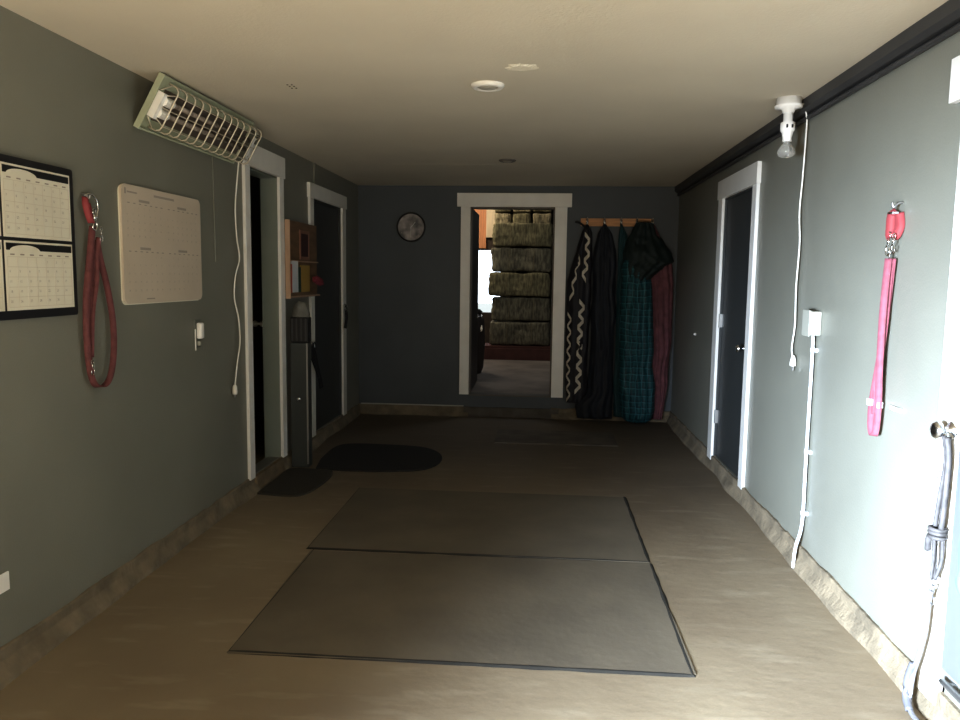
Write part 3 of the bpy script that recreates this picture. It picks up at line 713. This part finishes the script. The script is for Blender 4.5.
# 4 teal plaid
p4 = [(1.72, 2.80, 2.95, .05), (1.6, 2.76, 3.02, .09), (1.4, 2.75, 3.06, .115), (1.1, 2.74, 3.08, .12), (.75, 2.75, 3.10, .115), (.60, 2.76, 3.09, .10), (.4, 2.76, 3.12, .13), (.15, 2.78, 3.13, .135), (.05, 2.80, 3.11, .12), (.015, 2.85, 3.06, .08)]
blanket('horse_blanket', p4, YB-.05, plaid_mat('teal_plaid', (.010, .085, .105), (.05, .22, .26), (.005, .032, .045), 17, 15), 'teal checked horse blanket hanging to the floor beside the pink one', 5, .018, .6)

o = obj('wall_peg', LA([(.012, 0), (.012, -.012), (.008, -.02), (0, -.022)], (W, 6.94, 1.0), axis='x', seg=14), white_pl, None, True); tag(o, 'tiny white knob on right wall between the coats and far door', 'knob')

# ------------------------------------------------------------------ ceiling fittings
lm = thing('ceiling_lampholder', 'white porcelain ceiling lampholder with adapter and clear bulb near right wall', 'light', (3.19, 4.18, H))
obj('base', LA([(.060, 0), (.062, -.034), (.069, -.038), (.067, -.052), (.034, -.058), (.028, -.075)], (3.19, 4.18, H), seg=32), white_pl, lm, True)
obj('adapter', LA([(.024, -.07), (.024, -.118), (.036, -.125), (.036, -.165), (.028, -.175), (.022, -.205), (.024, -.22)], (3.19, 4.18, H), seg=24), white_pl, lm, True)
bm = bmesh.new()
for dx in (-.013, .013): box(bm, 3.19+dx-.004, 3.19+dx+.004, 4.18-.0375, 4.18-.033, H-.155, H-.138)
obj('socket_slots', bm, black, lm)
bg_ = mat('bulb_glass', (.75, .75, .72), .08); bg_.node_tree.nodes['Principled BSDF'].inputs['Transmission Weight'].default_value = .75
obj('bulb', LA([(.014, -.215), (.016, -.225), (.024, -.238), (.040, -.258), (.045, -.275), (.040, -.290), (.024, -.300), (0, -.303)], (3.19, 4.18, H), seg=28), bg_, lm, True)
cd = thing('power_cord', 'white power cord with plug hanging from ceiling lampholder down right wall', 'cord', (W-.02, 4.25, 2.34))
obj('cable', T([(3.245, 4.18, H-.035), (3.275, 4.2, H-.03), (3.295, 4.22, H-.085), (W-.018, 4.235, 2.30), (W-.018, 4.25, 2.05), (W-.02, 4.265, 1.85), (W-.018, 4.24, 1.68), (W-.02, 4.25, 1.45), (W-.018, 4.24, 1.25), (W-.02, 4.265, 1.13), (W-.022, 4.24, 1.075)], .0042), cord_white, cd, True)
bm = LA([(.007, .045), (.013, .03), (.017, .0), (.016, -.012), (0, -.014)], (W-.022, 4.225, 1.04), seg=14); obj('plug', bm, cord_white, cd, True)
bm = bmesh.new()
for dy in (-.006, .006): box(bm, W-.025, W-.02, 4.225+dy-.0015, 4.225+dy+.0015, 1.003, 1.027)
obj('plug_pins', bm, steel, cd)

def disc(name, x, y, r, label, cat, prof, m, ir=None):
    t = thing(name, label, cat, (x, y, H))
    obj('ring', LA(prof, (x, y, H), seg=40, cap=False), m, t, True); return t
d1 = disc('recessed_light', 1.655, 3.87, .08, 'white round ceiling fitting in the middle of the ceiling', 'light', [(.082, 0), (.082, -.006), (.070, -.018), (.055, -.018), (.048, -.008)], white_pl)
obj('lens', LA([(.052, -.012), (.04, -.018), (0, -.021)], (1.655, 3.87, H), seg=32), mat('grey_lens', (.45, .43, .38), .3), d1, True)
d2 = disc('recessed_light', 1.645, 6.30, .07, 'small dark round ceiling fitting nearer the back wall', 'light', [(.070, 0), (.070, -.006), (.058, -.014), (.044, -.014), (.040, -.006)], mat('dull_grey_ring', (.14, .13, .12), .5))
obj('lens', LA([(.042, -.008), (.03, -.016), (0, -.018)], (1.645, 6.30, H), seg=32), mat('pale_dot', (.4, .38, .34), .4), d2, True)
bm = bmesh.new(); n = 26; cxy = (1.83, 3.56); P = []
for k in range(n):
    a = 2*PI*k/n; rr_ = 1+.35*noise.noise(Vector((math.cos(a)*2, math.sin(a)*2, 9))); P.append((cxy[0]+.075*math.cos(a)*rr_, cxy[1]+.06*math.sin(a)*rr_))
A = [bm.verts.new((x, y, H)) for x, y in P]; Q = [bm.verts.new((cxy[0]+(x-cxy[0])*.7, cxy[1]+(y-cxy[1])*.7, H-.005)) for x, y in P]
for i in range(n): bm.faces.new((A[i], A[(i+1) % n], Q[(i+1) % n], Q[i]))
bm.faces.new(Q)
o = obj('plaster_patch', bm, mat('white_filler', (.85, .80, .68), .9, bump=1, bscale=60)); tag(o, 'rough pale filler patch on ceiling near the white round fitting', 'patch')
bm = bmesh.new()
for i in range(2):
    for j in range(3): lathe(bm, [(.005, 0), (.005, -.003), (0, -.004)], (.66+i*.022, 3.84+j*.035, H), seg=8)
o = obj('screw_marks', bm, mat('rust_mark', (.12, .10, .08), .8)); tag(o, 'cluster of small dark screw marks on ceiling left of centre', 'screws')

# ------------------------------------------------------------------ right wall box and conduit
bx_ = thing('junction_box', 'grey utility outlet box on right wall above the white conduit', 'outlet', (W, 3.95, 1.22))
obj('box', B(W-.055, W, 3.90, 3.99, 1.215, 1.335, bev=.005), grey_pl, bx_)
obj('cover', B(W-.062, W-.055, 3.895, 3.995, 1.21, 1.34, bev=.002), grey_pl, bx_)
obj('side_toggle', B(W-.045, W-.025, 3.99, 4.01, 1.25, 1.30, bev=.003), grey_pl, bx_)
cn = thing('conduit_pipe', 'thin white conduit pipe running from grey outlet box down right wall to floor', 'pipe', (W, 3.95, 0))
obj('pipe', T([(W-.022, 3.945, 1.212), (W-.018, 3.95, 1.1), (W-.018, 3.95, .55), (W-.018, 3.95, .25), (W-.045, 3.945, .12), (W-.055, 3.94, .01)], .0085, seg=12), mat('whitewashed_pipe', (.62, .64, .65), .5), cn, True)
for z in (1.14, .62, .30):
    bm = bmesh.new(); box(bm, W-.012, W, 3.925, 3.975, z-.009, z+.009); lathe(bm, [(.0115, -.009), (.0115, .009)], (W-.018, 3.95, z), seg=14)
    obj('pipe_clip', bm, bpy.data.materials['whitewashed_pipe'], cn)

# ------------------------------------------------------------------ right foreground: lead hanging on knob
kb = obj('wall_hook', LA([(.030, 0), (.030, -.006), (.012, -.010), (.011, -.032), (.026, -.038), (.030, -.050), (.024, -.060), (.010, -.063), (0, -.060)], (W-.0225, 2.60, 1.00), axis='x', seg=24), chrome, None, True); tag(kb, 'round chrome knob hook on the white casing of the near right door', 'hook')
gl = mat('grey_lead_webbing', (.095, .088, .085), .7, var=.4, scale=40)
gt = thing('lead_strap', 'grey doubled lead with snaps hanging from the chrome knob on the near right door casing', 'leash', (W-.05, 2.59, 1.0))
bm = bmesh.new(); X0 = W-.055
for P, r in (([(X0, 2.585, .985), (X0, 2.565, .93), (X0, 2.565, .87), (X0, 2.58, .80), (X0, 2.595, .70), (X0, 2.60, .66)], .008),
             ([(X0-.004, 2.56, .985), (X0, 2.55, .93), (X0, 2.548, .87), (X0, 2.55, .80), (X0, 2.556, .70), (X0, 2.565, .66)], .009),
             ([(X0+.008, 2.57, .985), (X0+.01, 2.558, .90), (X0+.01, 2.56, .80), (X0+.01, 2.572, .70), (X0+.01, 2.575, .64)], .007),
             ([(X0, 2.59, .65), (X0, 2.583, .58), (X0, 2.58, .50)], .007), ([(X0+.01, 2.565, .65), (X0+.01, 2.56, .57), (X0, 2.572, .50)], .006), ([(X0-.01, 2.575, .65), (X0-.01, 2.573, .57), (X0-.01, 2.578, .50)], .006),
             ([(X0, 2.60, .655), (X0-.008, 2.615, .63), (X0-.006, 2.62, .585)], .010)):
    tube(bm, P, r)
obj('webbing', bm, gl, gt, True)
bm = bmesh.new()
for z in (.645, .66, .672):
    tube(bm, [(X0+.022*math.cos(a), 2.58+.026*math.sin(a), z) for a in [2*PI*k/12 for k in range(12)]], .007, smooth=0, closed=True)
obj('wrap', bm, gl, gt, True)
for c_, k_ in (((X0, 2.578, .49), 1.0), ((X0-.008, 2.585, .885), .6)):
    bm = bmesh.new(); snap(bm, c_, k_); obj('trigger_snap', bm, steel, gt, True)
hs = thing('hose', 'pale grey hose hanging in a curve from lead down to floor by near right door', 'hose', (W-.06, 2.60, .43))
bm = T([(X0, 2.59, .455), (X0, 2.60, .40), (X0, 2.608, .30), (X0-.005, 2.625, .21), (X0-.01, 2.645, .13), (X0-.02, 2.635, .05), (X0-.03, 2.60, .016), (X0-.03, 2.50, .014), (X0-.02, 2.38, .014)], .009, seg=10); obj('tube', bm, mat('pale_hose', (.16, .155, .16), .4), hs, True)
bm = T([(X0-.014, 2.64, .17), (X0-.02, 2.655, .11), (X0-.03, 2.64, .05), (X0-.035, 2.60, .02)], .013, seg=10); obj('sleeve', bm, mat('hose_sleeve', (.11, .11, .12), .5), hs, True)
bs = thing('blue_strap', 'blue-grey strap hanging in a loop at the near right door', 'strap', (W-.02, 2.45, .72))
obj('webbing', ribbon(bmesh.new(), [(W-.03, 2.452, .70), (W-.035, 2.462, .66), (W-.035, 2.455, .58), (W-.032, 2.47, .53), (W-.03, 2.44, .50), (W-.03, 2.41, .52), (W-.03, 2.39, .60)], .022, .005, (.6, -.7, .1)), mat('blue_grey_webbing', (.10, .14, .20), .7), bs, True)
obj('buckle', T([(W-.028, 2.475, .735), (W-.03, 2.45, .705), (W-.03, 2.42, .70), (W-.03, 2.40, .71)], .005), steel, bs, True)
h = obj('wall_hook', T([(W-.017, 2.40, .72), (W-.03, 2.40, .715), (W-.04, 2.40, .735)], .005), steel, None, True); tag(h, 'small steel hook on the near right door holding the blue-grey strap', 'hook')

# ------------------------------------------------------------------ hay room contents
hmA = hay_mat('hay_green', (.30, .27, .15), (.12, .105, .06)); hmB = hay_mat('hay_grey', (.26, .24, .16), (.10, .09, .065)); hmC = hay_mat('hay_pale', (.46, .40, .25), (.20, .17, .10))
twm = mat('pale_twine', (.24, .20, .11), .8)
def bale(x0, x1, y0, y1, z0, z1, m, label, seed, group):
    t = thing('hay_bale', label, 'hay bale', ((x0+x1)/2, (y0+y1)/2, z0), group)
    bm = bmesh.new(); box(bm, x0, x1, y0, y1, z0, z1); bmesh.ops.subdivide_edges(bm, edges=bm.edges, cuts=18, use_grid_fill=True)
    c = Vector(((x0+x1)/2, (y0+y1)/2, (z0+z1)/2)); hx, hy_, hz = (x1-x0)/2, (y1-y0)/2, (z1-z0)/2
    for v in bm.verts:
        d = v.co-c; q = Vector((d.x/hx, d.y/hy_, d.z/hz)); e = sorted([abs(q.x), abs(q.y), abs(q.z)])
        rnd = max(0, e[1]-.72)/.28; k = 1-.06*rnd*rnd
        nn = noise.noise(v.co*5+Vector((seed*3.1, 0, 0)))*.028+noise.noise(v.co*22)*.014
        v.co = c+Vector((d.x*k, d.y*k, d.z*(1-.03*rnd*rnd)))+d.normalized()*(nn-.016)
    obj('bale', bm, m, t, True)
    bm = bmesh.new()
    for f in (.30, .70):
        xx = x0+(x1-x0)*f; e = .004
        tube(bm, [(xx, y0-e, z0+.03), (xx, y0-e, z1-.03), (xx, y0+.03, z1+e-.006), (xx, y1-.03, z1+e-.006), (xx, y1+e, z1-.03), (xx, y1+e, z0+.03)], .004, smooth=0, seg=5)
    obj('twine', bm, twm, t)
    return t
names = ['bottom', 'second', 'third', 'fourth', 'top']
for r in range(5):
    z0 = .435+r*.376; off = [.0, .03, -.02, .02, .04][r]
    bale(1.14+off, 2.09+off*.5, 11.75+.02*(r % 2), 12.18, z0, z0+.372, [hmB, hmB, hmA, hmB, hmA][r], '%s hay bale of the front stack seen through the back doorway' % names[r], r, 'hay bales in the front stack')
    bale(2.11+off, 3.05, 11.79, 12.2, z0, z0+.372, [hmB, hmA, hmB, hmA, hmB][r], '%s hay bale in column right of the front stack, mostly hidden by door casing' % names[r], r+9, 'hay bales right of the front stack')
for i, (xa, xb) in enumerate(((1.17, 1.45), (1.46, 1.76), (1.78, 2.08), (2.11, 2.45))):
    for r in range(7):
        z0 = .35+r*.36
        if r < 5: continue
        bale(xa, xb, 12.32, 12.85, z0, z0+.352, hmC if (i+r) % 2 else hmA, 'pale hay bale %s on the high rear stack, %s from left' % ('upper row' if r == 6 else 'lower row', ['first', 'second', 'third', 'fourth'][i]), i+20+r, 'hay bales on the rear stack')
bm = bmesh.new(); box(bm, 1.30, 3.2, 12.25, 12.88, .222, 2.145)
o = obj('hay_block', bm, hmB); tag(o, 'solid block of stacked hay behind the front hay bales', 'hay'); o['kind'] = 'stuff'
pm = mat('red_brown_timber', (.15, .06, .045), .8, var=.3, scale=6)
pt_ = thing('pallet', 'red-brown timber platform carrying the front hay bales', 'pallet', (2.1, 11.95, .222))
obj('deck', B(1.02, 3.3, 11.70, 12.22, .395, .43), pm, pt_)
obj('front_beam', B(1.02, 3.3, 11.66, 11.70, .223, .395), pm, pt_)
for x in (1.06, 3.2): obj('leg', B(x-.04, x+.04, 11.72, 11.80, .222, .395), pm, pt_)
br = thing('feed_barrel', 'dark brown barrel standing left of hay stack inside the hay room', 'barrel', (.98, 10.0, .222))
obj('body', LA([(.20, .222), (.23, .30), (.25, .60), (.235, .92), (.20, 1.0)], (.97, 10.0, 0), seg=32), mat('dark_brown_barrel', (.035, .025, .02), .6), br, True)
obj('lid', LA([(.205, 1.0), (.21, 1.03), (.18, 1.06), (0, 1.07)], (.97, 10.0, 0), seg=32), mat('dark_barrel_lid', (.02, .017, .015), .6), br, True)
obj('latch', B(1.17, 1.19, 9.86, 9.88, .78, .86), chrome, br)

# ------------------------------------------------------------------ camera
f = 765.94; yaw, pit, rol = .07798, .10832, .01323
fw = Vector((-math.sin(yaw)*math.cos(pit), math.cos(yaw)*math.cos(pit), -math.sin(pit)))
r = Vector((math.cos(yaw), math.sin(yaw), 0)); u = r.cross(fw)
r2 = r*math.cos(rol)+u*math.sin(rol); u2 = -r*math.sin(rol)+u*math.cos(rol)
M = Matrix((r2, u2, -fw)).transposed().to_4x4(); M.translation = Vector((1.9372, 0, 1.4838))
cam = bpy.data.cameras.new('camera'); co = bpy.data.objects.new('camera', cam); C.objects.link(co)
co.matrix_world = M; cam.sensor_width = 36; cam.lens = f/960*36; cam.clip_start = .02; cam.clip_end = 200
bpy.context.scene.camera = co

# ------------------------------------------------------------------ light
w = bpy.data.worlds.new('sky'); bpy.context.scene.world = w; w.use_nodes = True
bgn = w.node_tree.nodes['Background']; bgn.inputs[0].default_value = (.80, .90, 1, 1); bgn.inputs[1].default_value = 1
_nt = w.node_tree; _tc = _nt.nodes.new('ShaderNodeTexCoord'); _sp = _nt.nodes.new('ShaderNodeSeparateXYZ'); _mr = _nt.nodes.new('ShaderNodeMapRange')
_nt.links.new(_tc.outputs['Generated'], _sp.inputs[0]); _nt.links.new(_sp.outputs['Y'], _mr.inputs[0]); _nt.links.new(_mr.outputs[0], bgn.inputs[1])
_mr.inputs[1].default_value = -.3; _mr.inputs[2].default_value = .6; _mr.inputs[3].default_value = .25; _mr.inputs[4].default_value = 4.0   # brighter side of the sky beyond the barn
def area(name, loc, target, sx, sy, power, col, spread=None):
    l = bpy.data.lights.new(name, 'AREA'); l.shape = 'RECTANGLE'; l.size = sx; l.size_y = sy; l.energy = power; l.color = col
    if spread: l.spread = spread
    o = bpy.data.objects.new(name, l); C.objects.link(o); o.location = loc
    o.rotation_euler = (Vector(target)-Vector(loc)).to_track_quat('-Z', 'Y').to_euler(); return o
# unseen lamp added low by the left jamb: rakes right wall like sky
area('sky_beam_lamp', (.32, -.6, 1.05), (W+.1, 2.85, .42), .7, .8, 168, (.69, .82, 1.0), math.radians(50))
# sunlit ground outside bounces warm light up to the ceiling
area('ground_bounce', (1.6, -1.3, .03), (1.6, -1.0, 2.2), 2.9, 1.6, 520, (1.0, .86, .66))
# unseen lamps added to brighten the hay room's boards, floor and bales
area('hay_room_warm_fill', (.2, 11.6, 3.2), (1.2, 12.6, 1.4), .8, .8, 42, (1.0, .88, .74))
area('hay_room_cool_fill', (2.2, 9.4, 3.1), (1.6, 10.3, .3), 1.2, .8, 16, (.9, .95, 1.0))
sc = bpy.context.scene
sc.view_settings.view_transform = 'Standard'; sc.view_settings.look = 'None'; sc.view_settings.exposure = .05; sc.view_settings.gamma = .80
sc.cycles.use_denoising = True
sc.cycles.max_bounces = 8; sc.cycles.diffuse_bounces = 5
